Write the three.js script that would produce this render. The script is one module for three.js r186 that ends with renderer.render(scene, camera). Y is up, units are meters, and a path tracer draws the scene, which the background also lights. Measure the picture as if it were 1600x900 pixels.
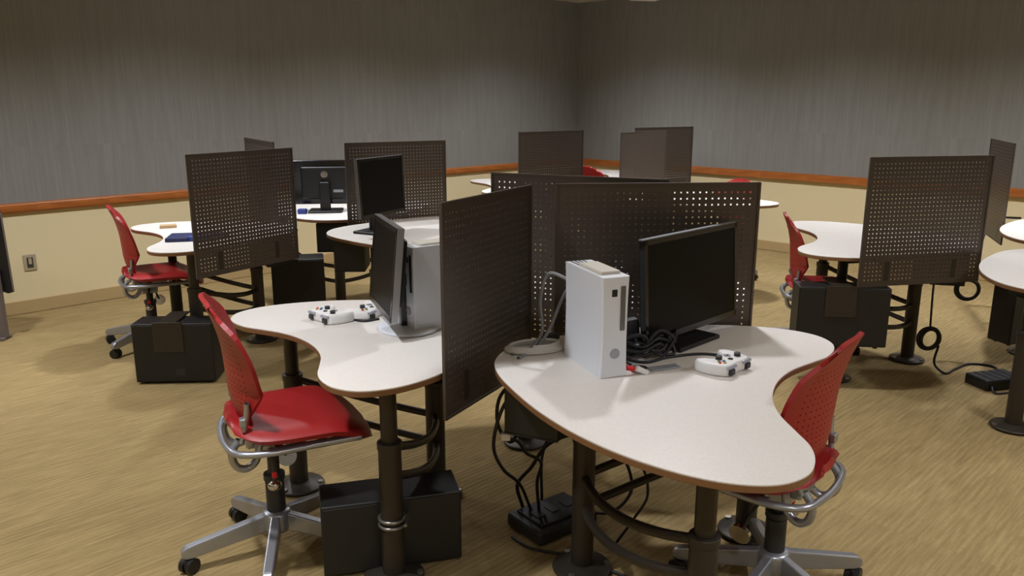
import * as THREE from 'three';
import { RoundedBoxGeometry } from 'three/addons/geometries/RoundedBoxGeometry.js';
import { mergeGeometries, mergeVertices } from 'three/addons/utils/BufferGeometryUtils.js';

// ------------------------------------------------------------------ camera, exposure, lights
const scene = new THREE.Scene();
scene.background = new THREE.Color(0x000000);
const camera = new THREE.PerspectiveCamera(2 * Math.atan(450 / 1262) * 180 / Math.PI, 1600 / 900, 0.05, 60);
camera.position.set(0, 1.55, 0);
camera.rotation.x = -Math.atan(300 / 1262);
scene.add(camera);
const renderer = new THREE.WebGLRenderer({ antialias: true });
renderer.toneMapping = THREE.LinearToneMapping;
renderer.toneMappingExposure = 1.0;
renderer.shadowMap.enabled = true;

// the room stands at 45 degrees to the view: local x runs along the right wall, local z along the left wall
const K = [0.79, -10.08], CEIL = 2.62, LX = 10.2, LZ = 11.0, S2 = Math.SQRT1_2;
const room = (b, a) => [K[0] + (b - a) * S2, K[1] + (b + a) * S2];
const LAMP = { color: 0xf6f8ff, power: 18, angle: 1.22, penumbra: 0.9 };
const lampSpots = [];
for (const b of [4.4, 7.2, 9.3]) for (const a of [4.4, 7.2, 9.8]) lampSpots.push(room(b, a));   // open floor
for (const a of [1.5, 3.3, 5.1, 6.9, 8.7]) lampSpots.push(room(1.5, a));                         // row along the left wall
for (const b of [3.3, 5.1, 6.9, 8.7]) lampSpots.push(room(b, 1.5));                              // row along the right wall

// ------------------------------------------------------------------ helpers
const V = (x, y, z) => new THREE.Vector3(x, y, z);
const used = {};
const numbered = n => { const k = used[n] = (used[n] ?? -1) + 1; return k ? n + '_' + String(k).padStart(3, '0') : n; };
function rng(seed) { let s = seed >>> 0; return () => { s = (s * 1664525 + 1013904223) >>> 0; return s / 4294967296; }; }
function part(name, geo, mat, parent, label) {
  const g = Array.isArray(geo) ? mergeGeometries(geo.map(q => { const c = q.index ? q.toNonIndexed() : q; for (const k of Object.keys(c.attributes)) if (!['position', 'normal', 'uv'].includes(k)) c.deleteAttribute(k); return c; })) : geo;
  const m = new THREE.Mesh(g, mat); m.name = name; m.castShadow = m.receiveShadow = true;
  if (label) m.userData.label = label;
  if (parent) parent.add(m);
  return m;
}
function tag(o, label, category, group, kind) { o.userData.label = label; if (category) o.userData.category = category; if (group) o.userData.group = group; if (kind) o.userData.kind = kind; return o; }
function thing(name, label, category, pos = [0, 0, 0], turn = 0, group) {
  const g = new THREE.Group(); g.name = numbered(name); g.position.set(...pos); g.rotation.y = turn; scene.add(g);
  return tag(g, label, category, group);
}
function solo(name, geo, mat, label, category, group) { const m = part(numbered(name), geo, mat, scene); return tag(m, label, category, group); }
const turnOf = (dx, dz) => -Math.atan2(dz, dx);            // local +x looks along (dx, dz)
const box = (w, h, d, x = 0, y = 0, z = 0) => new THREE.BoxGeometry(w, h, d).translate(x, y, z);
const rbox = (w, h, d, r, x = 0, y = 0, z = 0, s = 3) => new RoundedBoxGeometry(w, h, d, s, r).translate(x, y, z);
const cyl = (r0, r1, h, x = 0, y = 0, z = 0, n = 24) => new THREE.CylinderGeometry(r0, r1, h, n).translate(x, y, z);
const lathe = (pts, n = 28) => new THREE.LatheGeometry(pts.map(p => new THREE.Vector2(p[0], p[1])), n);
const tube = (pts, r, n = 40, closed = false, rs = 8) => new THREE.TubeGeometry(new THREE.CatmullRomCurve3(pts.map(p => V(...p)), closed, 'centripetal'), n, r, rs, closed);
function setUV(g, f) { const p = g.attributes.position, n = g.attributes.normal, uv = new Float32Array(p.count * 2); for (let i = 0; i < p.count; i++) { const [a, b] = f(p.getX(i), p.getY(i), p.getZ(i), n.getX(i), n.getY(i), n.getZ(i)); uv[2 * i] = a; uv[2 * i + 1] = b; } g.setAttribute('uv', new THREE.BufferAttribute(uv, 2)); return g; }

// a sheet of cells with square holes, bent by map(u, v); thick, closed on all sides
function sheet(nu, nv, map, hole, thick) {
  const pos = [], nor = [];
  const nrm = (u, v) => { const e = 1e-3, a = map(u + e, v).sub(map(u - e, v)), b = map(u, v + e).sub(map(u, v - e)); return a.cross(b).normalize(); };
  const P = (u, v, s) => { const n = nrm(u, v); return [map(u, v).addScaledVector(n, s * thick / 2), n.multiplyScalar(s)]; };
  const quad = (a, b, c, d, flip) => { const q = flip ? [a, c, b, a, d, c] : [a, b, c, a, c, d]; for (const [p, n] of q) { pos.push(p.x, p.y, p.z); nor.push(n.x, n.y, n.z); } };
  const wall = (u0, v0, u1, v1) => { // from front edge to back edge
    const a = P(u0, v0, 1)[0], b = P(u1, v1, 1)[0], c = P(u1, v1, -1)[0], d = P(u0, v0, -1)[0];
    const n = b.clone().sub(a).cross(d.clone().sub(a)).normalize();
    for (const p of [a, b, c, a, c, d]) { pos.push(p.x, p.y, p.z); nor.push(n.x, n.y, n.z); }
  };
  for (let i = 0; i < nu; i++) for (let j = 0; j < nv; j++) {
    const u0 = i / nu, u1 = (i + 1) / nu, v0 = j / nv, v1 = (j + 1) / nv, h = hole(i, j);
    for (const s of [1, -1]) {
      const q = (a, b, c, d) => quad(P(...a, s), P(...b, s), P(...c, s), P(...d, s), s < 0);
      if (!h) { q([u0, v0], [u1, v0], [u1, v1], [u0, v1]); continue; }
      const mu = (u1 - u0) * (1 - h) / 2, mv = (v1 - v0) * (1 - h) / 2, a0 = u0 + mu, a1 = u1 - mu, b0 = v0 + mv, b1 = v1 - mv;
      q([u0, v0], [u1, v0], [a1, b0], [a0, b0]); q([u1, v0], [u1, v1], [a1, b1], [a1, b0]);
      q([u1, v1], [u0, v1], [a0, b1], [a1, b1]); q([u0, v1], [u0, v0], [a0, b0], [a0, b1]);
      if (s > 0) { wall(a0, b0, a1, b0); wall(a1, b0, a1, b1); wall(a1, b1, a0, b1); wall(a0, b1, a0, b0); }
    }
    if (i === 0) wall(0, v1, 0, v0); if (i === nu - 1) wall(1, v0, 1, v1);
    if (j === 0) wall(u0, 0, u1, 0); if (j === nv - 1) wall(u1, 1, u0, 1);
  }
  const g = new THREE.BufferGeometry();
  g.setAttribute('position', new THREE.Float32BufferAttribute(pos, 3)); g.setAttribute('normal', new THREE.Float32BufferAttribute(nor, 3));
  g.setAttribute('uv', new THREE.Float32BufferAttribute(new Float32Array(pos.length / 3 * 2), 2));
  return g;
}

// ------------------------------------------------------------------ procedural textures
function tex(n, f, srgb, rep) {
  const d = new Uint8Array(n * n * 4);
  for (let y = 0; y < n; y++) for (let x = 0; x < n; x++) { const c = f(x, y); for (let k = 0; k < 3; k++) d[(y * n + x) * 4 + k] = Math.max(0, Math.min(255, c[k])); d[(y * n + x) * 4 + 3] = 255; }
  const t = new THREE.DataTexture(d, n, n); t.magFilter = THREE.LinearFilter; t.minFilter = THREE.LinearMipmapLinearFilter; t.generateMipmaps = true;
  t.wrapS = t.wrapT = THREE.RepeatWrapping; t.repeat.set(rep, rep); if (srgb) t.colorSpace = THREE.SRGBColorSpace; t.needsUpdate = true; return t;
}
function noiseGrid(n, seed) { const r = rng(seed), a = new Float32Array(n * n); for (let i = 0; i < a.length; i++) a[i] = r(); return (x, y) => { x = ((x % n) + n) % n; y = ((y % n) + n) % n; const i = Math.floor(x), j = Math.floor(y), fx = x - i, fy = y - j, g = (p, q) => a[(q % n) * n + p % n]; return (g(i, j) * (1 - fx) + g(i + 1, j) * fx) * (1 - fy) + (g(i, j + 1) * (1 - fx) + g(i + 1, j + 1) * fx) * fy; }; }
// carpet: ribs along the left wall, broken into short dashes of several tones (tile = 1.6 m, v along the ribs)
const CN = 1024, cn1 = noiseGrid(64, 3), cn2 = noiseGrid(256, 4), cn3 = noiseGrid(512, 5), cn4 = noiseGrid(16, 6);
const carpetV = (x, y) => { const rib = cn2(x / 4, y / 48), band = cn1(x / 16, y / 64 + 9), fine = cn3(x / 2, y / 8), blot = cn4(x / 64, y / 64); return 0.5 * rib + 0.2 * band + 0.2 * fine + 0.1 * blot + 0.07 * Math.sin(x / 1024 * Math.PI * 2 * 64); };
const carpetMap = tex(CN, (x, y) => { const v = (carpetV(x, y) - 0.5) * 1.0; return [145 + 46 * v, 124 + 42 * v, 80 + 34 * v]; }, true, 1 / 1.6);
const carpetBump = tex(512, (x, y) => { const v = 120 + 60 * Math.sin(x / 512 * Math.PI * 2 * 64) + 70 * (cn3(x, y * 2) - .5); return [v, v, v]; }, false, 1 / 1.6);
// wall cloth: fine upright threads
const wn1 = noiseGrid(512, 11), wn2 = noiseGrid(64, 12);
const clothV = (x, y) => 0.6 * wn1(x / 1, y / 64) + 0.4 * wn2(x / 8, y / 128 + 3);
const clothMap = tex(512, (x, y) => { const v = clothV(x, y) - 0.5; return [132 + 17 * v, 131 + 17 * v, 126 + 17 * v]; }, true, 1 / 1.2);
const clothBump = tex(512, (x, y) => { const v = 255 * clothV(x, y); return [v, v, v]; }, false, 1 / 1.2);
const pn = noiseGrid(128, 21), pn2 = noiseGrid(512, 22);
const laminateMap = tex(512, (x, y) => { const v = 0.7 * (pn2(x, y) - .5) + .5 * (pn(x / 4, y / 4) - .5); return [226 + 16 * v, 221 + 16 * v, 214 + 16 * v]; }, true, 1 / 0.4);
const woodMap = tex(512, (x, y) => { const v = .6 * (wn1(y, x / 60) - .5) + .5 * (wn2(y / 12, x / 100) - .5); return [168 + 60 * v, 98 + 44 * v, 44 + 26 * v]; }, true, 1 / 0.5);
const paintBump = tex(256, (x, y) => { const v = 128 + 80 * (pn2(x * 2, y * 2) - .5); return [v, v, v]; }, false, 1 / 0.3);

// ------------------------------------------------------------------ materials
const std = (color, roughness, o = {}) => new THREE.MeshStandardMaterial({ color, roughness, ...o });
const M = {
  carpet: std(0xffffff, 0.95, { map: carpetMap, bumpMap: carpetBump, bumpScale: 0.003 }),
  cloth: std(0xffffff, 0.92, { map: clothMap, bumpMap: clothBump, bumpScale: 0.001 }),
  cream: std(0xdfd0a6, 0.6, { bumpMap: paintBump, bumpScale: 0.0004 }),
  base: std(0xb39a6c, 0.9),
  wood: std(0xffffff, 0.4, { map: woodMap }),
  ceiling: std(0xcfc6b4, 0.9, { bumpMap: paintBump, bumpScale: 0.001 }),
  laminate: std(0xffffff, 0.38, { map: laminateMap }),
  edge: std(0x7d5836, 0.55),
  bronze: std(0x39332b, 0.42, { metalness: 0.35 }),
  panel: std(0x544b44, 0.4, { metalness: 0.35 }),
  steel: std(0x8e8a84, 0.3, { metalness: 0.8 }),
  red: std(0x9c1f20, 0.45),
  silver: std(0xa9acb3, 0.32, { metalness: 0.75 }),
  darkgrey: std(0x2b2b2c, 0.5),
  black: std(0x121213, 0.45),
  blackGloss: std(0x0c0b0b, 0.22),
  screen: new THREE.MeshPhysicalMaterial({ color: 0x0a0908, roughness: 0.4, specularIntensity: 0.25 }),
  caseBlack: std(0x191817, 0.5),
  consoleWhite: std(0xdfe3ea, 0.35),
  consoleGrey: std(0x9fa4ad, 0.35, { metalness: 0.2 }),
  tray: std(0x6f737b, 0.22, { metalness: 0.8 }),
  white: std(0xe8e8e6, 0.4),
  offwhite: std(0xd2cdc0, 0.5),
  cable: std(0x17161a, 0.5),
  cableGrey: std(0x86868a, 0.5),
  cableWhite: std(0xcfcdc6, 0.45),
  redPlastic: std(0xd2141e, 0.4),
  blue: std(0x2a3d86, 0.55),
  navy: std(0x1b2450, 0.55),
  tan: std(0xb79a6e, 0.6),
  chrome: std(0xc9c6c0, 0.15, { metalness: 1 }),
  mauve: std(0x665d59, 0.5),
  plate: std(0xa99e84, 0.45),
  slot: std(0x3a352b, 0.6),
  green: std(0x3d7a3a, 0.4), yellow: std(0xb79a2c, 0.4), btnBlue: std(0x2f4f9c, 0.4),
};

// ------------------------------------------------------------------ the room
function structure(name, geo, mat, label) { const m = part(name, geo, mat, scene); m.position.set(K[0], 0, K[1]); m.rotation.y = -Math.PI / 4; return tag(m, label, null, null, 'structure'); }
const T = 0.15, RAIL = 0.775;
structure('floor', setUV(box(LX + 2 * T, 0.1, LZ + 2 * T, LX / 2, -0.05, LZ / 2), (x, y, z) => [x, z]), M.carpet, 'beige ribbed carpet floor');
structure('ceiling', setUV(box(LX + 2 * T, 0.1, LZ + 2 * T, LX / 2, CEIL + 0.05, LZ / 2), (x, y, z) => [x, z]), M.ceiling, 'pale ceiling');
function wall(side, geoLow, geoUp) { const w = structure('wall_' + side, geoLow, M.cream, 'cream painted lower wall'); part('wall_covering', geoUp, M.cloth, w, 'grey woven cloth upper wall'); return w; }
const uvx = g => setUV(g, (x, y, z) => [x, y]), uvz = g => setUV(g, (x, y, z) => [z, y]);
wall('left', uvz(box(T, RAIL, LZ, -T / 2, RAIL / 2, LZ / 2)), uvz(box(T, CEIL - RAIL, LZ, -T / 2 + 0.006, (CEIL + RAIL) / 2, LZ / 2)));
wall('right', uvx(box(LX, RAIL, T, LX / 2, RAIL / 2, -T / 2)), uvx(box(LX, CEIL - RAIL, T, LX / 2, (CEIL + RAIL) / 2, -T / 2 + 0.006)));
wall('near', uvz(box(T, RAIL, LZ, LX + T / 2, RAIL / 2, LZ / 2)), uvz(box(T, CEIL - RAIL, LZ, LX + T / 2 - 0.006, (CEIL + RAIL) / 2, LZ / 2)));
wall('back', uvx(box(LX, RAIL, T, LX / 2, RAIL / 2, LZ + T / 2)), uvx(box(LX, CEIL - RAIL, T, LX / 2, (CEIL + RAIL) / 2, LZ + T / 2 - 0.006)));
const railGeo = (L, alongX) => { const s = new THREE.Shape(); s.moveTo(0, -0.036); s.lineTo(0.02, -0.036); s.quadraticCurveTo(0.034, -0.03, 0.034, -0.01); s.lineTo(0.034, 0.016); s.quadraticCurveTo(0.032, 0.03, 0.018, 0.032); s.lineTo(0, 0.032); s.closePath();
  const g = new THREE.ExtrudeGeometry(s, { depth: L, bevelEnabled: false, curveSegments: 5 }); if (alongX) g.rotateY(Math.PI / 2).scale(1, 1, -1); g.computeVertexNormals(); return g; };
{ const g = railGeo(LZ, false).translate(0, RAIL, 0); structure('trim_1', setUV(g, (x, y, z) => [z, y]), M.wood, 'orange brown wooden chair rail on left wall'); }
{ const s = new THREE.Shape(); const g = box(LX, 0.068, 0.034, LX / 2, RAIL - 0.002, 0.017); structure('trim_2', setUV(g, (x, y, z) => [x, y]), M.wood, 'orange brown wooden chair rail on right wall'); }
structure('baseboard_left', rbox(0.016, 0.1, LZ, 0.006, 0.008, 0.05, LZ / 2), M.base, 'tan baseboard along left wall');
structure('baseboard_right', rbox(LX, 0.1, 0.016, 0.006, LX / 2, 0.05, 0.008), M.base, 'tan baseboard along right wall');

// wall outlet on the left wall
{ const [x, z] = room(0.004, 6.09); const o = thing('wall_outlet', 'small square electrical outlet plate low on cream wall', 'outlet', [x, 0.37, z], -Math.PI / 4);
  part('plate', rbox(0.008, 0.118, 0.082, 0.003), M.plate, o); 
  part('socket', rbox(0.006, 0.074, 0.04, 0.002, 0.005, 0, 0), M.slot, o, 'darker twin socket face');
  part('socket_cover', rbox(0.006, 0.045, 0.02, 0.002, 0.0075, 0.01, 0), M.plate, o); }

// ceiling downlights
for (const [x, z] of lampSpots) {
  const o = thing('ceiling_downlight', 'round recessed downlight with white trim ring in ceiling', 'downlight', [x, CEIL, z], 0, 'ceiling downlights');
  part('trim_ring', lathe([[0.085, -0.001], [0.11, -0.001], [0.11, -0.008], [0.092, -0.014], [0.085, -0.01], [0.085, -0.001]]), M.white, o);
  part('lens', cyl(0.084, 0.084, 0.006, 0, -0.005, 0), std(0xffffff, 0.5, { emissive: LAMP.color, emissiveIntensity: 1.5 }), o, 'glowing round lens');
  const l = new THREE.SpotLight(LAMP.color, LAMP.power, 0, LAMP.angle, LAMP.penumbra, 2);
  l.name = 'downlight_beam'; l.position.set(0, -0.02, 0); l.target.position.set(0, -1, 0); l.castShadow = true; l.shadow.radius = 4; l.shadow.mapSize.set(1024, 1024); o.add(l); o.add(l.target); l.target.name = 'beam_target';
}
// pale fixture hanging under the ceiling, only its underside in view
{ const o = thing('ceiling_projector', 'pale rounded housing hung below the ceiling near right wall', 'projector', [1.27, 2.428, -8.0], 0.3);
  part('housing', rbox(0.3, 0.1, 0.26, 0.03, 0, 0.05, 0), M.offwhite, o); part('mount_pole', cyl(0.02, 0.02, 0.1, 0, 0.145, 0), M.white, o);
  part('lens', cyl(0.03, 0.03, 0.02).rotateX(Math.PI / 2).translate(0.07, 0.05, 0.135), M.blackGloss, o); }

// ------------------------------------------------------------------ desks
const half = [[0, 0], [-.008, .1], [-.035, .2], [-.085, .3], [-.125, .38], [-.14, .46], [-.13, .54], [-.08, .61], [0, .645], [.1, .65], [.25, .615], [.40, .545], [.55, .44], [.68, .32], [.78, .21], [.84, .11], [.86, 0]];
const outline = new THREE.CatmullRomCurve3([...half, ...half.slice(1, -1).reverse().map(([a, b]) => [a, -b])].map(([a, b]) => V(a, b, 0)), true, 'centripetal').getPoints(160).slice(0, -1);
const topShape = inset => { const c = new THREE.Vector2(0.3, 0), s = new THREE.Shape(outline.map(p => { const d = new THREE.Vector2(p.x, p.y).sub(c); return d.multiplyScalar(1 - inset / d.length()).add(c); })); return s; };
const TOP = 0.73;
const slabGeo = new THREE.ExtrudeGeometry(topShape(0.003), { depth: 0.014, bevelEnabled: true, bevelSize: 0.002, bevelThickness: 0.002, bevelSegments: 1 }).rotateX(-Math.PI / 2).translate(0, TOP - 0.02, 0);
const laminateGeo = (() => { const g = new THREE.ExtrudeGeometry(topShape(0.003), { depth: 0.0025, bevelEnabled: true, bevelSize: 0.002, bevelThickness: 0.0012, bevelSegments: 2 }).rotateX(-Math.PI / 2).translate(0, TOP - 0.0037, 0); return setUV(g, (x, y, z) => [x, z]); })();
const sleeveGeo = lathe([[0, 0.012], [0.037, 0.012], [0.037, 0.474], [0.035, 0.48], [0.029, 0.48], [0, 0.48]]);
const innerGeo = lathe([[0, 0.47], [0.027, 0.47], [0.027, TOP - 0.05], [0.075, TOP - 0.034], [0.075, TOP - 0.022], [0, TOP - 0.022]]);
const collarGeo = lathe([[0.036, 0.462], [0.04, 0.464], [0.04, 0.484], [0.038, 0.487], [0.028, 0.487]]);
const footGeo = lathe([[0, 0.006], [0.098, 0.006], [0.1, 0.012], [0.096, 0.018], [0.05, 0.026], [0.043, 0.03], [0, 0.03]]);
const levelGeo = [0, 1, 2].map(k => cyl(0.011, 0.013, 0.026, Math.cos(k * 2.094 + .6) * 0.085, 0.013, Math.sin(k * 2.094 + .6) * 0.085, 10));
const FRONT = [[0.1, 0.46], [0.1, -0.46]], REAR = [0.57, 0];
const bowed = (a, b, ya, yb, bow, r) => { const dx = b[0] - a[0], dz = b[1] - a[1], L = Math.hypot(dx, dz), s = Math.sign(a[1] || b[1]); // bow away from the middle of the desk
  let nx = -dz / L, nz = dx / L; if (nz * s < 0) { nx = -nx; nz = -nz; }
  const pts = []; for (let k = 0; k <= 6; k++) { const t = k / 6, o = bow * 4 * t * (1 - t); pts.push([a[0] + dx * t + nx * o, ya + (yb - ya) * t * (2 - t) * 1.0 , a[1] + dz * t + nz * o]); } return tube(pts, r, 24, false, 8); };
const PH = 0.665, PL = 0.72, PTOP = 1.25;
const panelGeo = sheet(32, 30, (u, v) => V((u - .5) * PL, (v - .5) * PH, 0), (i, j) => (i < 1 || j < 1 || i > 30 || j > 28) ? 0 : 0.27, 0.003);
const rimGeo = [box(PL, 0.008, 0.01, 0, PH / 2 - 0.002, 0), box(PL, 0.008, 0.01, 0, -PH / 2 + 0.002, 0), box(0.008, PH, 0.01, PL / 2 - 0.002, 0, 0), box(0.008, PH, 0.01, -PL / 2 + 0.002, 0, 0)];
const STRETCH = [0, 1].map(i => [[0.47, 0.345], [0.37, 0.235]].map(([yf, yr]) => bowed(FRONT[i], REAR, yf, yr, 0.055, 0.015)));
const UNDER = [0, 1].map(i => bowed(FRONT[i], REAR, 0.672, 0.672, 0.05, 0.014));
const trayGeo = [box(0.18, 0.006, 0.24, 0.71, 0.5, 0), box(0.18, 0.19, 0.006, 0.71, 0.6, 0.117), box(0.18, 0.19, 0.006, 0.71, 0.6, -0.117), box(0.006, 0.19, 0.228, 0.623, 0.6, 0), box(0.006, 0.19, 0.228, 0.797, 0.6, 0)];
const R3 = Math.PI / 180;
function desk(n, deg, p0, p1, label, sc = [1, 1]) {
  const th = deg * R3, d = thing('workstation_desk', label, 'desk', [n[0], 0, n[1]], -th);
  const top = part('tabletop', laminateGeo, M.laminate, d, 'off white laminate surface'); part('edge_band', slabGeo, M.edge, top, 'brown edge'); top.scale.set(sc[0], 1, sc[1]);
  for (const [x, z] of [...FRONT, REAR]) {
    const l = part('leg', sleeveGeo, M.bronze, d); l.position.set(x * sc[0], 0, z * sc[1]);
    part('inner_tube', innerGeo, M.bronze, l); part('collar', collarGeo, M.bronze, l); part('foot_plate', footGeo, M.bronze, l); for (const g of levelGeo) part('leveling_foot', g, M.steel, l);
  }
  for (const i of [0, 1]) { for (const g of STRETCH[i]) part('stretcher', g, M.bronze, d).scale.set(sc[0], 1, sc[1]); part('support_arm', UNDER[i], M.bronze, d).scale.set(sc[0], 1, sc[1]); }
  part('cable_tray', trayGeo.map(g => g.clone()), M.caseBlack, d).scale.set(sc[0], 1, sc[1]);
  // panel between two ground points, turned into the desk's frame
  const loc = p => { const dx = p[0] - n[0], dz = p[1] - n[1]; return [dx * Math.cos(th) + dz * Math.sin(th), -dx * Math.sin(th) + dz * Math.cos(th)]; };
  const a = p0 ? loc(p0) : [.15, .69], b = p1 ? loc(p1) : [.79, .37], cx = (a[0] + b[0]) / 2, cz = (a[1] + b[1]) / 2, ux = b[0] - a[0], uz = b[1] - a[1], L = Math.hypot(ux, uz);
  const p = part('privacy_panel', panelGeo, M.panel, d, 'dark perforated metal privacy screen'); p.position.set(cx, PTOP - PH / 2, cz); p.rotation.y = turnOf(ux, uz);
  p.scale.x = L / PL;
  part('rim', rimGeo.map(g => g.clone()), M.panel, p);
  for (const s of [-1, 1]) { // bracket arms reach from the panel in under the top
    const bx = cx + ux / L * 0.2 * s * (L / PL), bz = cz + uz / L * 0.2 * s * (L / PL); let nx = -uz / L, nz = ux / L; if (nx * (0.3 - bx) + nz * (0 - bz) < 0) { nx = -nx; nz = -nz; }
    const g = [box(0.22, 0.012, 0.03, 0.11, 0, 0), box(0.012, 0.1, 0.03, 0.004, -0.04, 0)];
    const br = part('bracket', g, M.bronze, d); br.position.set(bx, TOP - 0.029, bz); br.rotation.y = turnOf(nx, nz);
  }
  return d;
}
const G = { A: [[.757, -2.199], 203.7], B: [[-.697, -2.645], 323.4], C: [[.345, -3.82], 49.4], L1: [[-2.10, -4.79], -30], L2: [[-.29, -5.0], 178], L3: [[-1.31, -6.3], 84], R: [[1.83, -4.79], 15], S: [[2.86, -3.52], -91], S2: [[3.63, -4.66], -89], F1: [[-.2, -7.62], -9], F2: [[1.785, -6.825], 158.6], F3: [[1.02, -8.62], -1.5] };
desk(...G.A, [.885, -2.885], [.155, -2.835], 'white desk with tall white game console, black monitor and one controller');
desk(...G.B, [-.205, -2.31], [.065, -2.80], 'white desk with slim silver edged monitor and two game controllers', [.87, .87]);
desk(...G.C, null, null, 'desk hidden behind the screen of the console desk');
desk(...G.L1, [-1.705, -4.267], [-1.311, -4.865], 'white desk with blue folders beside its dark screen', [.94, .91]);
desk(...G.L2, null, null, 'white desk with upright monitor in front of wide dark screen');
desk(...G.L3, null, null, 'far white desk with a monitor seen from behind');
desk(...G.R, null, null, 'white desk behind dark screen with hanging cable coil');
desk(...G.S, null, null, 'white desk end beside the black power brick on carpet');
desk(...G.S2, [3.257, -5.3], [3.48, -5.95], 'white desk with narrow edge on screen near right wall');
desk(...G.F1, null, null, 'far desk whose screen stands before the wall corner');
desk(...G.F2, null, null, 'far desk with brown screen overlapping a darker screen');
desk(...G.F3, null, null, 'farthest desk with darker screen near the right wall');
const onDesk = (k, v, w) => { const [[x, z], d] = G[k], t = d * R3; return [x + v * Math.cos(t) + w * Math.sin(t), z + v * Math.sin(t) - w * Math.cos(t)]; };

// ------------------------------------------------------------------ chairs (look along local +x)
const lerpTab = (tab, t) => { for (let i = 1; i < tab.length; i++) if (t <= tab[i][0]) { const [a, ...p] = tab[i - 1], [b, ...q] = tab[i], k = (t - a) / (b - a), s = k; return p.map((c, j) => c + (q[j] - c) * s); } return tab[tab.length - 1].slice(1); };
const spineCurve = new THREE.CatmullRomCurve3([V(-.075, .485, 0), V(-.1, .545, 0), V(-.117, .61, 0), V(-.122, .68, 0), V(-.13, .77, 0), V(-.15, .855, 0), V(-.182, .935, 0)]);
const bw = new THREE.CatmullRomCurve3([V(.09, 0, 0), V(.12, 0, 0), V(.18, 0, 0), V(.212, 0, 0), V(.216, 0, 0), V(.21, 0, 0), V(.185, 0, 0)]);
const wrapTab = [[0, .01], [.2, .025], [.42, .075], [.6, .06], [.8, .04], [1, .02]];
const backMap = (u, v) => { const t = THREE.MathUtils.clamp(v, 0, 1), s = (u - .5) * 2, c = spineCurve.getPoint(t), w = bw.getPoint(t).x * (t > .78 ? Math.sqrt(1 - .62 * Math.pow((t - .78) / .22, 2.2)) : 1), [wr] = lerpTab(wrapTab, t), drop = t > .8 ? 0.02 * ((t - .8) / .2) * s * s * s * s : 0; return V(c.x + wr * s * s - drop * .3 + (v - t) * -.02, c.y - drop + (v - t) * .3, s * w); };
const backGeo = sheet(20, 26, (u, v) => backMap(u, v), (i, j) => (i < 2 || i > 17 || j < 4 || j > 22) ? 0 : 0.24, 0.014);
const seatMap = (u, v) => { const s = (u - .5) * 2, q = v, e = 2 * q - 1, w = 0.232 * Math.pow(Math.max(1 - Math.pow(Math.abs(e), 3.6), 0.02), 1 / 2.8) * (1 - .05 * (1 - q)), fr = q > .6 ? Math.pow((q - .6) / .4, 2) : 0;
  return V(-.14 + .475 * q - .02 * fr, .508 + .018 * s * s - .085 * fr + (q < .2 ? .02 * Math.pow((.2 - q) / .2, 2) : 0) - .03 * Math.pow(Math.abs(s), 6), -s * w); };
const seatGeo = sheet(18, 24, seatMap, () => 0, 0.022);
const UP = g => g.translate(.06, .056, 0), RAILS = g => g.scale(1, 1, 1.17).translate(.06, .034, 0);
const frameGeo = [tube([[.2, .424, .165], [.05, .424, .17], [-.12, .424, .17], [-.19, .424, .14], [-.215, .424, .06], [-.215, .424, -.06], [-.19, .424, -.14], [-.12, .424, -.17], [.05, .424, -.17], [.2, .424, -.165]], .0115, 60), rbox(.3, .018, .03, .006, .05, .425, .165), rbox(.3, .018, .03, .006, .05, .425, -.165), rbox(.03, .02, .33, .006, .08, .418, 0), rbox(.03, .02, .33, .006, -.06, .418, 0)].map(RAILS);
const loopGeo = s => tube([[-.175, .43, s * .12], [-.2, .39, s * .12], [-.19, .34, s * .115], [-.16, .322, s * .108], [-.128, .338, s * .1], [-.11, .395, s * .09]], .0125, 30).translate(.06, .056, 0);
const uprightGeo = s => [tube([[-.17, .425, s * .135], [-.16, .47, s * .15], [-.15, .53, s * .16], [-.148, .565, s * .166]], .009, 20), rbox(.02, .03, .03, .005, -.163, .5, s * .155)].map(UP);
const mechGeo = [rbox(.2, .05, .13, .012, .01, .445, 0), rbox(.1, .06, .09, .015, .0, .405, 0)];
const columnGeo = [lathe([[0, .1], [.032, .1], [.032, .265], [.03, .27], [.02, .27], [.02, .4], [0, .4]]), cyl(.036, .036, .02, 0, .285, 0)];
const hubGeo = lathe([[0, .085], [.042, .085], [.05, .1], [.05, .145], [.042, .16], [0, .162]]);
const baseLegGeo = (() => { const s = new THREE.Shape(); s.moveTo(.03, .095); s.lineTo(.27, .062); s.quadraticCurveTo(.305, .055, .312, .068); s.lineTo(.312, .08); s.quadraticCurveTo(.308, .092, .285, .096); s.lineTo(.03, .15); s.closePath(); return new THREE.ExtrudeGeometry(s, { depth: .022, bevelEnabled: true, bevelSize: .005, bevelThickness: .005, bevelSegments: 2, curveSegments: 5 }).translate(0, 0, -.011); })();
const casterGeo = [cyl(.027, .027, .018, 0, 0, 0, 20).rotateX(Math.PI / 2).translate(0, .027, .014), cyl(.027, .027, .018, 0, 0, 0, 20).rotateX(Math.PI / 2).translate(0, .027, -.014), rbox(.044, .03, .012, .005, 0, .038, 0), cyl(.007, .007, .05, 0.008, .06, 0, 10)];
const discKnob = cyl(.034, .034, .014, 0, 0, 0, 22).rotateX(Math.PI / 2 - .3);
const ballKnob = new THREE.SphereGeometry(.021, 16, 12).scale(1.1, .85, 1);
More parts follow.
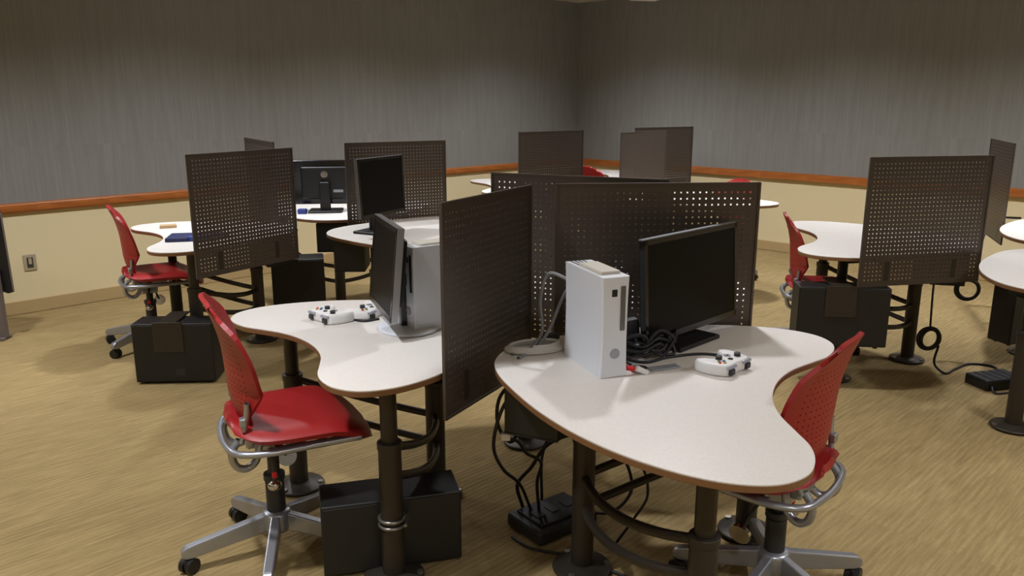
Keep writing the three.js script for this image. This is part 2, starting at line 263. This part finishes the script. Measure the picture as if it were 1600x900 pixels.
function chair(x, z, fx, fz, starDeg, lift, label) {
  const c = thing('task_chair', label, 'chair', [x, 0, z], turnOf(fx, fz));
  const up = m => { m.position.y = lift; return m; };  // gas column height
  up(part('seat', seatGeo, M.red, c)); up(part('backrest', backGeo, M.red, c, 'red backrest shell with rows of small holes'));
  up(part('seat_frame', frameGeo.map(g => g.clone()), M.silver, c, 'silver tube frame'));
  for (const s of [1, -1]) { up(part('frame_loop', loopGeo(s), M.silver, c)); up(part('back_upright', uprightGeo(s), M.silver, c)); }
  up(part('tilt_mechanism', mechGeo.map(g => g.clone()), M.silver, c));
  part('gas_column', columnGeo.map(g => g.clone()), M.darkgrey, c);
  const lv = up(part('adjust_lever', tube([[0, .42, .05], [-.01, .38, .09], [-.012, .315, .1]], .007, 14), M.darkgrey, c));
  part('knob', ballKnob.clone().translate(-.014, .298, .103), M.chrome, lv, 'chrome ball knob'); part('button', rbox(.016, .022, .016, .004, -.012, .335, .1), M.redPlastic, lv, 'red button');
  const lv2 = up(part('adjust_lever', tube([[.02, .41, -.05], [.04, .36, -.1], [.06, .3, -.12]], .006, 12), M.darkgrey, c)); part('knob', discKnob.clone().translate(.065, .29, -.125), M.chrome, lv2);
  const hub = part('base_hub', hubGeo, M.silver, c, 'silver five star base');
  for (let k = 0; k < 5; k++) { const a = starDeg * R3 + k * Math.PI * 2 / 5; const l = part('base_leg', baseLegGeo, M.silver, c); l.rotation.y = a; const w = part('caster', casterGeo.map(g => g.clone()), M.black, l, 'black twin caster'); w.position.x = .295; w.rotation.y = 0.7 + k; }
  return c;
}
// star angle is measured from the chair's own front
const starFor = (x, z, wx, wz, fx, fz) => (-Math.atan2(wz - z, wx - x) - turnOf(fx, fz)) / R3;
chair(-.815, -2.545, .91, -.43, starFor(-.822, -2.554, -1.087, -2.413, .9, -.43), 0, 'red task chair beside the desk with two game controllers');
chair(.828, -2.292, -.78, -.63, starFor(.8, -2.34, 1.16, -2.42, -.78, -.63), -.045, 'red task chair pushed into the notch of the console desk');
chair(-2.29, -4.955, .88, -.47, starFor(-2.26, -5.07, -2.558, -5.099, .88, -.47), -.03, 'red task chair by cream wall at desk with blue folders');
chair(1.815, -4.79, .97, .23, starFor(1.93, -4.74, 1.984, -4.46, .97, .2), -.07, 'red task chair at desk behind screen with hanging cable coil');
chair(.82, -8.33, .6, -.8, 10, -.07, 'red chair top showing between two far brown screens');
chair(1.80, -6.83, -.93, .37, 10, -.07, 'red chair top just above large perforated screen edge');

// ------------------------------------------------------------------ monitors (screen looks along local +z, base at the table)
function monitor(x, z, nx, nz, w, h, lift, tilt, label, o = {}) {
  const m = thing('computer_monitor', label, 'monitor', [x, TOP, z], Math.atan2(nx, nz));
  const hd = part('housing', rbox(w, h, .022, .006), o.body ?? M.blackGloss, m); hd.position.set(0, lift + h / 2, 0); hd.rotation.x = -tilt;
  part('back_cover', rbox(w * .72, h * .74, .035, .014, 0, 0, -.024), M.black, hd);
  part('bezel', [box(w, .016, .006, 0, h / 2 - .008, .011), box(w, .02, .006, 0, -h / 2 + .01, .011), box(.014, h, .006, w / 2 - .007, 0, .011), box(.014, h, .006, -w / 2 + .007, 0, .011)], o.bezel ?? M.blackGloss, hd);
  part('screen', box(w - .026, h - .034, .002, 0, .002, .0115), M.screen, hd, 'dark switched off screen');
  if (o.logo) part('logo_badge', cyl(.025, .025, .002, 0, 0, 0, 20).rotateX(Math.PI / 2).translate(0, h * .2, -.043), M.chrome, hd);
  if (o.port) part('rating_label', box(.07, .02, .001, -w * .2, -h * .18, -.0425), M.consoleGrey, hd);
  if (o.topTrim) part('top_trim', box(w, .004, .022, 0, h / 2 + .001, 0), M.silver, hd, 'pale top edge');
  if (o.side) part('side_trim', [box(.004, h, .024, w / 2, 0, 0), box(.004, h, .024, -w / 2, 0, 0), box(w, .004, .024, 0, h / 2, 0)], M.silver, hd, 'silver side edge');
  if (o.arch) { // loop shaped neck with a slot
    const s = new THREE.Shape(); s.moveTo(-.05, 0); s.lineTo(-.05, .16); s.absarc(0, .16, .05, Math.PI, 0, true); s.lineTo(.05, 0); s.closePath(); const k = new THREE.Path(); k.moveTo(-.016, .03); k.lineTo(.016, .03); k.lineTo(.016, .14); k.absarc(0, .14, .016, 0, Math.PI); k.closePath(); s.holes.push(k);
    part('neck', new THREE.ExtrudeGeometry(s, { depth: .03, bevelEnabled: true, bevelSize: .005, bevelThickness: .005, bevelSegments: 2 }).translate(0, 0, -.015).rotateY(Math.PI / 2).translate(0, .012, -.1), M.blackGloss, m);
    part('arm', rbox(.05, .05, .07, .01, 0, lift + h * .35, -.055), M.black, m);
    part('base', lathe([[0, 0], [.118, 0], [.122, .006], [.116, .013], [.06, .017], [0, .018]]).scale(1, 1, .92).translate(0, 0, -.075), o.baseMat ?? M.consoleWhite, m, 'round glossy base');
  } else {
    part('neck', rbox(.075, lift + h * .5, .03, .01, 0, (lift + h * .5) / 2 + .008, -.06), M.black, m);
    part('base', rbox(.24, .016, .19, .007, 0, .008, -.04), M.black, m);
  }
  return m;
}
monitor(.60, -2.645, .70, .715, .54, .335, .05, .06, 'wide black monitor beside tall white game console', { topTrim: true });
monitor(-.445, -2.79, -.935, .355, .37, .32, .075, .1, 'slim silver edged monitor on glossy round base', { arch: true, side: true, bezel: M.blackGloss });
monitor(-.80, -4.93, .88, .475, .44, .35, .11, .05, 'upright monitor turned toward its wide dark screen', { side: true });
monitor(-1.36, -5.9, -.12, -.99, .47, .32, .05, .08, 'black monitor seen from behind with shiny badge', { logo: true, port: true });

// ------------------------------------------------------------------ game consoles
function console_(x, z, turn, label) {
  const c = thing('game_console', label, 'game console', [x, TOP, z], turn);
  const W = .083, H = .309, D = .258;
  const s = new THREE.Shape(); s.moveTo(-W / 2, 0); s.quadraticCurveTo(-W / 2 + .007, H / 2, -W / 2, H); s.lineTo(W / 2, H); s.quadraticCurveTo(W / 2 - .007, H / 2, W / 2, 0); s.closePath();
  part('body', new THREE.ExtrudeGeometry(s, { depth: D - .02, bevelEnabled: true, bevelSize: .003, bevelThickness: .003, bevelSegments: 2, curveSegments: 14 }).translate(0, .003, -D / 2 + .003).scale(1, (H - .003) / (H + .003), 1), M.consoleWhite, c);
  const f = part('faceplate', new THREE.ExtrudeGeometry(s, { depth: .008, bevelEnabled: true, bevelSize: .003, bevelThickness: .006, bevelSegments: 3, curveSegments: 14 }).translate(0, .003, D / 2 - .012).scale(1, (H - .003) / (H + .003), 1), M.consoleWhite, c);
  part('disc_tray', rbox(.016, .135, .006, .002, .024, .212, D / 2 + .002), M.tray, f, 'dark silver disc tray');
  part('memory_slot', rbox(.018, .022, .004, .002, -.004, .26, D / 2 + .002), M.black, f, 'small dark window');
  part('power_ring', new THREE.TorusGeometry(.0135, .0022, 8, 24).translate(.002, .075, D / 2 + .003), M.consoleGrey, f); part('power_button', cyl(.0125, .0125, .004, 0, 0, 0, 20).rotateX(Math.PI / 2).translate(.002, .075, D / 2 + .003), M.consoleGrey, f);
  part('drive_unit', rbox(.066, .014, .15, .005, 0, H + .003, .02), M.offwhite, c, 'cream hard drive cap');
  for (let k = 0; k < 4; k++) part('vent', rbox(.007, .002, .07, .001, -.027 + k * .014, H - .0005, -.088), M.black, c);
  part('side_button', cyl(.004, .004, .002, 0, 0, 0, 10).rotateZ(Math.PI / 2).translate(-W / 2 + .0035, .27, .085), M.consoleGrey, c);
  for (const [a, b] of [[-1, -1], [1, -1], [-1, 1], [1, 1]]) part('foot', rbox(.012, .004, .02, .001, a * .03, .001, b * .1), M.consoleGrey, c);
  return c;
}
console_(.257, -2.412, .364, 'tall white game console standing beside wide black monitor');
console_(-.262, -2.86, -.95, 'white game console half hidden behind slim silver edged monitor');

// ------------------------------------------------------------------ controllers
const padShape = (() => { const s = new THREE.Shape(); s.moveTo(0, .032); s.bezierCurveTo(.03, .034, .05, .04, .06, .03); s.bezierCurveTo(.075, .012, .082, -.03, .074, -.055); s.bezierCurveTo(.066, -.072, .05, -.06, .042, -.04); s.bezierCurveTo(.034, -.024, .02, -.022, 0, -.022); s.bezierCurveTo(-.02, -.022, -.034, -.024, -.042, -.04); s.bezierCurveTo(-.05, -.06, -.066, -.072, -.074, -.055); s.bezierCurveTo(-.082, -.03, -.075, .012, -.06, .03); s.bezierCurveTo(-.05, .04, -.03, .034, 0, .032); return s; })();
const padGeo = new THREE.ExtrudeGeometry(padShape, { depth: .014, bevelEnabled: true, bevelSize: .007, bevelThickness: .011, bevelSegments: 5, curveSegments: 10 }).rotateX(-Math.PI / 2).translate(0, .012, 0);
function gamepad(x, z, turn, label, tiltX = 0) {
  const g = thing('game_controller', label, 'controller', [x, TOP, z], turn);
  const b = part('body', padGeo, M.white, g); 
  const y = .037;
  for (const [px, pz] of [[-.045, -.008], [.025, .014]]) { const s = part('thumbstick', [cyl(.0085, .011, .008, px, y + .003, pz, 18), lathe([[0, .004], [.009, .005], [.0105, .002], [.0095, 0], [0, 0]], 18).translate(px, y + .006, pz)], M.darkgrey, b); }
  part('direction_pad', [box(.022, .004, .008, -.022, y + .001, .014), box(.008, .004, .022, -.022, y + .001, .014)], M.consoleGrey, b);
  [[.045, .001, M.green], [.056, -.009, M.redPlastic], [.034, -.009, M.btnBlue], [.045, -.019, M.yellow]].forEach(([px, pz, m]) => part('button', cyl(.0045, .005, .005, px, y + .001, pz, 12), m, b));
  part('guide_button', cyl(.0085, .009, .003, 0, y + .001, -.011, 18), M.chrome, b);
  for (const s of [-1, 1]) { part('bumper', rbox(.045, .01, .014, .004, s * .042, .03, -.041), M.consoleGrey, b); part('trigger', rbox(.024, .02, .016, .005, s * .045, .015, -.043), M.darkgrey, b); }
  part('battery_pack', rbox(.05, .012, .04, .004, 0, .006, -.004), M.consoleGrey, b);
  return g;
}
gamepad(.66, -2.36, -2.36, 'white game controller lying alone beside its dark cable');
gamepad(-.69, -2.925, 2.36, 'white game controller lying apart from the silver edged monitor');
gamepad(-.545, -2.985, -2.0, 'white game controller lying beside the silver edged monitor');

// ------------------------------------------------------------------ computer cases
function pcCase(x, y, z, turn, w, h, d, label, o = {}) {
  const c = thing('computer_case', label, 'computer', [x, y, z], turn);
  part('body', rbox(w, h - .012, d, .006, 0, h / 2 + .006, 0), M.caseBlack, c);
  part('side_panel', rbox(w - .012, h - .03, .004, .0015, 0, h / 2 + .006, d / 2 + .001), M.caseBlack, c);
  if (o.hanger) for (const s of [-1, 1]) part('hanger', box(.02, TOP - .02 - y - h, .004, s * .06 + .08, h + (TOP - .02 - y - h) / 2, 0), M.bronze, c);
  if (o.label) part('sticker', box(.05, .04, .001, .03, h * .2, d / 2 + .0035), M.darkgrey, c);
  if (o.bracket) part('bracket', [rbox(.16, .17, .008, .003, o.bracket, h - .075, d / 2 + .006), box(.1, .008, d + .06, o.bracket, h + .008, -.025)], M.bronze, c, 'brown mounting plate');
  for (const s of [-1, 1]) part('foot', cyl(.012, .012, .014, s * w * .4, .007, d * .3, 12), M.darkgrey, c), part('foot', cyl(.012, .012, .014, s * w * .4, .007, -d * .3, 12), M.darkgrey, c);
  if (o.rear) { for (let k = 0; k < 5; k++) part('vent', box(.002, h * .4, .01, w / 2 + .001, h * .55, -.05 + k * .024), M.darkgrey, c); }
  return c;
}
pcCase(-.415, 0, -2.50, .262, .46, .262, .17, 'dark computer case on carpet behind near desk leg with clamp ring', {});
pcCase(-1.86, 0, -4.31, .06, .43, .345, .17, 'black computer case with brown plate standing near blue folder desk', { label: true, bracket: -.02 });
pcCase(1.76, .235, -4.2, -.1, .47, .335, .15, 'dark computer case hung under desk behind cable coil screen', { bracket: -.02 });
pcCase(-1.44, 0, -5.32, .25, .34, .5, .2, 'tall black computer tower on carpet behind the first two desks', { rear: true });
pcCase(3.05, .12, -4.64, .3, .36, .4, .15, 'black computer case slung under desk with edge on screen', { hanger: true });
// clamp ring that holds the case to the desk leg
{ const o = thing('clamp_ring', 'double steel clamp ring around near desk leg', 'clamp', [...(p => [p[0], .2, p[1]])(onDesk('B', .087, -.4002))], 0);
  for (const y of [0, .022]) part('band', new THREE.TorusGeometry(.041, .006, 8, 28).rotateX(Math.PI / 2).translate(0, y, 0), M.steel, o);
  part('bolt', cyl(.006, .006, .09, 0, 0, 0, 10).rotateX(Math.PI / 2).translate(.047, .011, -.01), M.steel, o); }

// ------------------------------------------------------------------ small things on desks
solo('folder', [rbox(.125, .022, .2, .004).rotateY(.2).translate(-1.955, TOP + .0115, -4.69)], M.navy, 'dark navy folder at the edge of the wall side desk', 'folder');
solo('folder', [rbox(.16, .026, .2, .004).rotateY(-.1).translate(-1.80, TOP + .0135, -4.71)], M.blue, 'bright blue folder beside dark navy folder on desk', 'folder');
solo('card_box', [rbox(.1, .018, .07, .003).rotateY(.4).translate(-2.2, TOP + .0095, -5.12)], M.tan, 'small tan box on the desk with blue folders', 'box');
solo('small_box', [rbox(.06, .035, .05, .006).translate(-1.50, TOP + .018, -5.75)], M.blue, 'small blue item beside monitor seen from behind', 'box');

// cables and plugs on the console desk
function cable(name, pts, r, mat, label, category = 'cable', group, n = 60) { return solo(name, tube(pts, r, n), mat, label, category, group); }
const yT = TOP + .004;
cable('controller_cable', [[.68, yT + .006, -2.40], [.70, yT, -2.47], [.62, yT, -2.505], [.5, yT, -2.47], [.42, yT, -2.42], [.36, yT, -2.455], [.30, yT, -2.56]], .005, M.cable, 'dark cable running from white controller past monitor base');
cable('console_cable', [[.19, TOP + .24, -2.545], [.12, TOP + .25, -2.60], [.095, TOP + .16, -2.61], [.10, TOP + .05, -2.60], [.07, yT + .002, -2.58], [.0, yT, -2.5]], .006, M.cableGrey, 'grey cable looping out of white game console rear', 'cable', 'grey console cables');
cable('console_cable', [[.18, TOP + .21, -2.55], [.16, TOP + .15, -2.60], [.125, TOP + .06, -2.60], [.08, yT + .004, -2.55], [.02, yT, -2.46]], .006, M.cableGrey, 'grey cable looping out of white game console rear', 'cable', 'grey console cables');
{ const pts = []; for (let k = 0; k <= 60; k++) { const a = k / 60 * Math.PI * 2 * 3.2, r = .075 - .006 * (k / 20); pts.push([.075 + Math.cos(a) * r * 1.25 - .03 * Math.sin(a), yT + .002 + .018 * k / 60, -2.56 + Math.sin(a) * r * .8]); }
  cable('coiled_cable', pts, .0052, M.cableWhite, 'pale coiled cable lying at the tip of console desk', 'cable', null, 200); }
solo('cable_plug', [rbox(.05, .02, .02, .004).rotateY(.5).translate(.14, TOP + .0105, -2.68)], M.darkgrey, 'dark plug lying on desk beside pale coiled cable', 'plug');
{ const o = thing('av_plug_bundle', 'red and white cable plugs by the console base', 'plug', [.372, TOP, -2.325], .3);
  part('red_plug', cyl(.008, .008, .034, 0, 0, 0, 14).rotateZ(1.3).translate(-.012, .018, .0), M.redPlastic, o, 'red plug'); part('white_plug', cyl(.009, .009, .04, 0, 0, 0, 14).rotateZ(1.1).translate(.018, .012, .012), M.white, o); part('grey_plug', cyl(.009, .009, .036, 0, 0, 0, 14).rotateX(1.35).translate(.012, .012, -.018), M.cableGrey, o);
  part('lead', tube([[.03, .014, .01], [.045, .01, -.02], [.02, .006, -.06], [-.01, .02, -.09]], .004, 20), M.cable, o); }
{ const r = rng(77), pts = []; for (let k = 0; k < 46; k++) { const a = k * .9; pts.push([.43 + Math.cos(a) * (.05 + .05 * r()), TOP + .012 + .075 * r() * (k % 3 ? .7 : 1.25), -2.49 + Math.sin(a) * (.035 + .035 * r())]); }
  solo('cable_tangle', tube(pts, .0062, 420, false, 6), M.cable, 'black tangle of cables between console and monitor', 'cable'); }
solo('power_brick', rbox(.05, .12, .035, .008).rotateZ(.12).rotateY(.3).translate(.385, TOP + .066, -2.50), M.darkgrey, 'dark upright adapter standing in the cable tangle', 'adapter');
solo('paper_tag', [rbox(.1, .004, .035, .0015).rotateY(.35).translate(.47, TOP + .003, -2.375)], M.consoleGrey, 'pale grey strip lying in front of monitor', 'strip');

// controller leads on the second desk
cable('controller_cable', [[-.55, yT + .004, -3.03], [-.56, yT, -3.1], [-.50, yT, -3.13], [-.43, yT, -3.05], [-.40, yT, -2.98]], .006, M.cable, 'dark cable curling from controller to slim monitor');
cable('controller_cable', [[-.66, yT + .004, -2.96], [-.62, yT, -3.0], [-.60, yT, -2.93], [-.55, yT, -2.9], [-.5, yT, -2.93]], .005, M.cable, 'short dark cable between the two white controllers');

// cables under the console desk
const tip = onDesk('A', .72, 0);
const drop = (dx, dz, pts, r, m, label) => cable('hanging_cable', pts, r, m, label, 'cable', 'cables hanging under the console desk');
const HL = 'dark cable hanging from cable tray under the console desk';
drop(0, 0, [[.03, .66, -2.46], [-.03, .58, -2.42], [-.06, .45, -2.44], [-.03, .3, -2.56], [.03, .18, -2.68], [.07, .06, -2.72]], .006, M.cable, HL);
drop(0, 0, [[.02, .66, -2.5], [-.04, .6, -2.46], [-.045, .5, -2.47], [.0, .42, -2.52], [.03, .5, -2.53], [.04, .6, -2.5]], .006, M.cable, HL);
drop(0, 0, [[.05, .64, -2.44], [.0, .55, -2.43], [-.02, .47, -2.45], [.02, .43, -2.5], [.05, .36, -2.56], [.1, .31, -2.6], [.09, .2, -2.66], [.1, .06, -2.7]], .006, M.cable, HL);
drop(0, 0, [[.3, .5, -2.42], [.2, .42, -2.58], [.12, .34, -2.66], [.07, .24, -2.7], [.02, .15, -2.74], [.04, .05, -2.76]], .007, M.cable, HL);
drop(0, 0, [[.3, .46, -2.5], [.22, .4, -2.62], [.14, .38, -2.66], [.11, .3, -2.68], [.11, .1, -2.72]], .0055, M.cable, HL);
drop(0, 0, [[.28, .5, -2.47], [.34, .38, -2.6], [.40, .30, -2.62], [.42, .2, -2.6], [.36, .12, -2.6], [.27, .07, -2.68]], .006, M.cable, HL);
drop(0, 0, [[.29, .5, -2.45], [.36, .36, -2.55], [.45, .3, -2.58], [.47, .2, -2.56], [.42, .12, -2.54], [.36, .008, -2.56]], .005, M.cable, HL);
drop(0, 0, [[.42, .62, -2.55], [.46, .36, -2.6], [.5, .28, -2.62], [.54, .34, -2.62], [.54, .6, -2.6]], .005, M.cable, HL);
solo('cable_connector', [rbox(.03, .025, .025, .005).translate(-.02, .475, -2.44)], M.white, 'white connector on cables hanging under console desk', 'plug');
{ const o = thing('floor_power_box', 'black power box on carpet beneath hanging cables', 'power box', [.15, 0, -2.72], .65);
  part('body', rbox(.28, .055, .2, .015, 0, .0275, 0), M.darkgrey, o); part('lid', rbox(.22, .012, .15, .005, 0, .058, 0), M.black, o); for (let k = 0; k < 3; k++) part('socket', rbox(.04, .008, .05, .003, -.07 + k * .07, .064, 0), M.darkgrey, o); }
solo('floor_cable', [tube([[.0, .007, -2.62], [.06, .007, -2.55], [.13, .007, -2.52], [.2, .007, -2.5], [.5, .007, -2.3], [.62, .007, -2.32]], .005, 50)], M.cable, 'dark cable lying on carpet by the console desk foot', 'cable');

// cables by the right hand desks
cable('hanging_cable', [[2.36, .7, -4.40], [2.37, .5, -4.42], [2.38, .27, -4.42]], .006, M.cable, 'straight dark cable holding coil below perforated screen');
solo('cable_coil', [new THREE.TorusGeometry(.062, .011, 8, 36).translate(2.385, .2, -4.43), new THREE.TorusGeometry(.055, .009, 8, 36).rotateY(.2).translate(2.388, .2, -4.425)], M.cable, 'dark cable coil hanging below perforated screen', 'cable coil');
cable('floor_cable', [[2.44, .16, -4.42], [2.43, .05, -4.42], [2.47, .008, -4.38], [2.58, .008, -4.46], [2.72, .008, -4.55], [2.82, .008, -4.5], [2.78, .01, -4.38], [2.7, .02, -4.3]], .007, M.cable, 'dark cable from coil to power brick across carpet');
cable('hanging_cable', [[2.83, .74, -4.78], [2.80, .72, -4.74], [2.79, .6, -4.74], [2.79, .48, -4.74]], .006, M.cable, 'dark cable hanging from desk with edge on screen');
solo('cable_coil', [new THREE.TorusGeometry(.062, .011, 8, 36).rotateY(-.3).translate(2.735, .42, -4.72), new THREE.TorusGeometry(.055, .008, 8, 36).rotateY(-.5).translate(2.738, .42, -4.715)], M.cable, 'dark cable coil hanging beside the desk edge', 'cable coil');
{ const o = thing('power_brick', 'black power brick with cords on carpet by right desk', 'power brick', [2.66, 0, -4.21], .25);
  part('body', rbox(.26, .06, .16, .012, 0, .03, 0), M.black, o); part('rib', [0, 1, 2, 3].map(k => box(.008, .004, .13, -.08 + k * .05, .061, 0)), M.darkgrey, o); part('lead', tube([[-.1, .03, .08], [-.12, .008, .12], [0, .008, .13], [.12, .008, .1]], .006, 24), M.cable, o); }

// black slanted panel on a grey post at the left edge of the view
{ const o = thing('display_stand', 'black slanted panel on grey post beside the cream wall', 'stand', [-3.39, 0, -5.07], 0);
  const s = new THREE.Shape(); s.moveTo(-.42, .50); s.lineTo(.115, .305); s.lineTo(.135, .31); s.lineTo(.125, .83); s.lineTo(-.5, .83); s.closePath();
  part('panel', new THREE.ExtrudeGeometry(s, { depth: .03, bevelEnabled: true, bevelSize: .004, bevelThickness: .004, bevelSegments: 2 }).translate(0, 0, -.06), M.black, o);
  part('panel_edge', tube([[.141, .315, -.045], [.131, .83, -.045]], .006, 4), M.mauve, o);
  part('post', rbox(.1, .46, .05, .008, .04, .23, .0), M.mauve, o, 'grey post'); part('foot', rbox(.1, .02, .1, .006, .04, .01, 0), M.mauve, o); }

renderer.render(scene, camera);
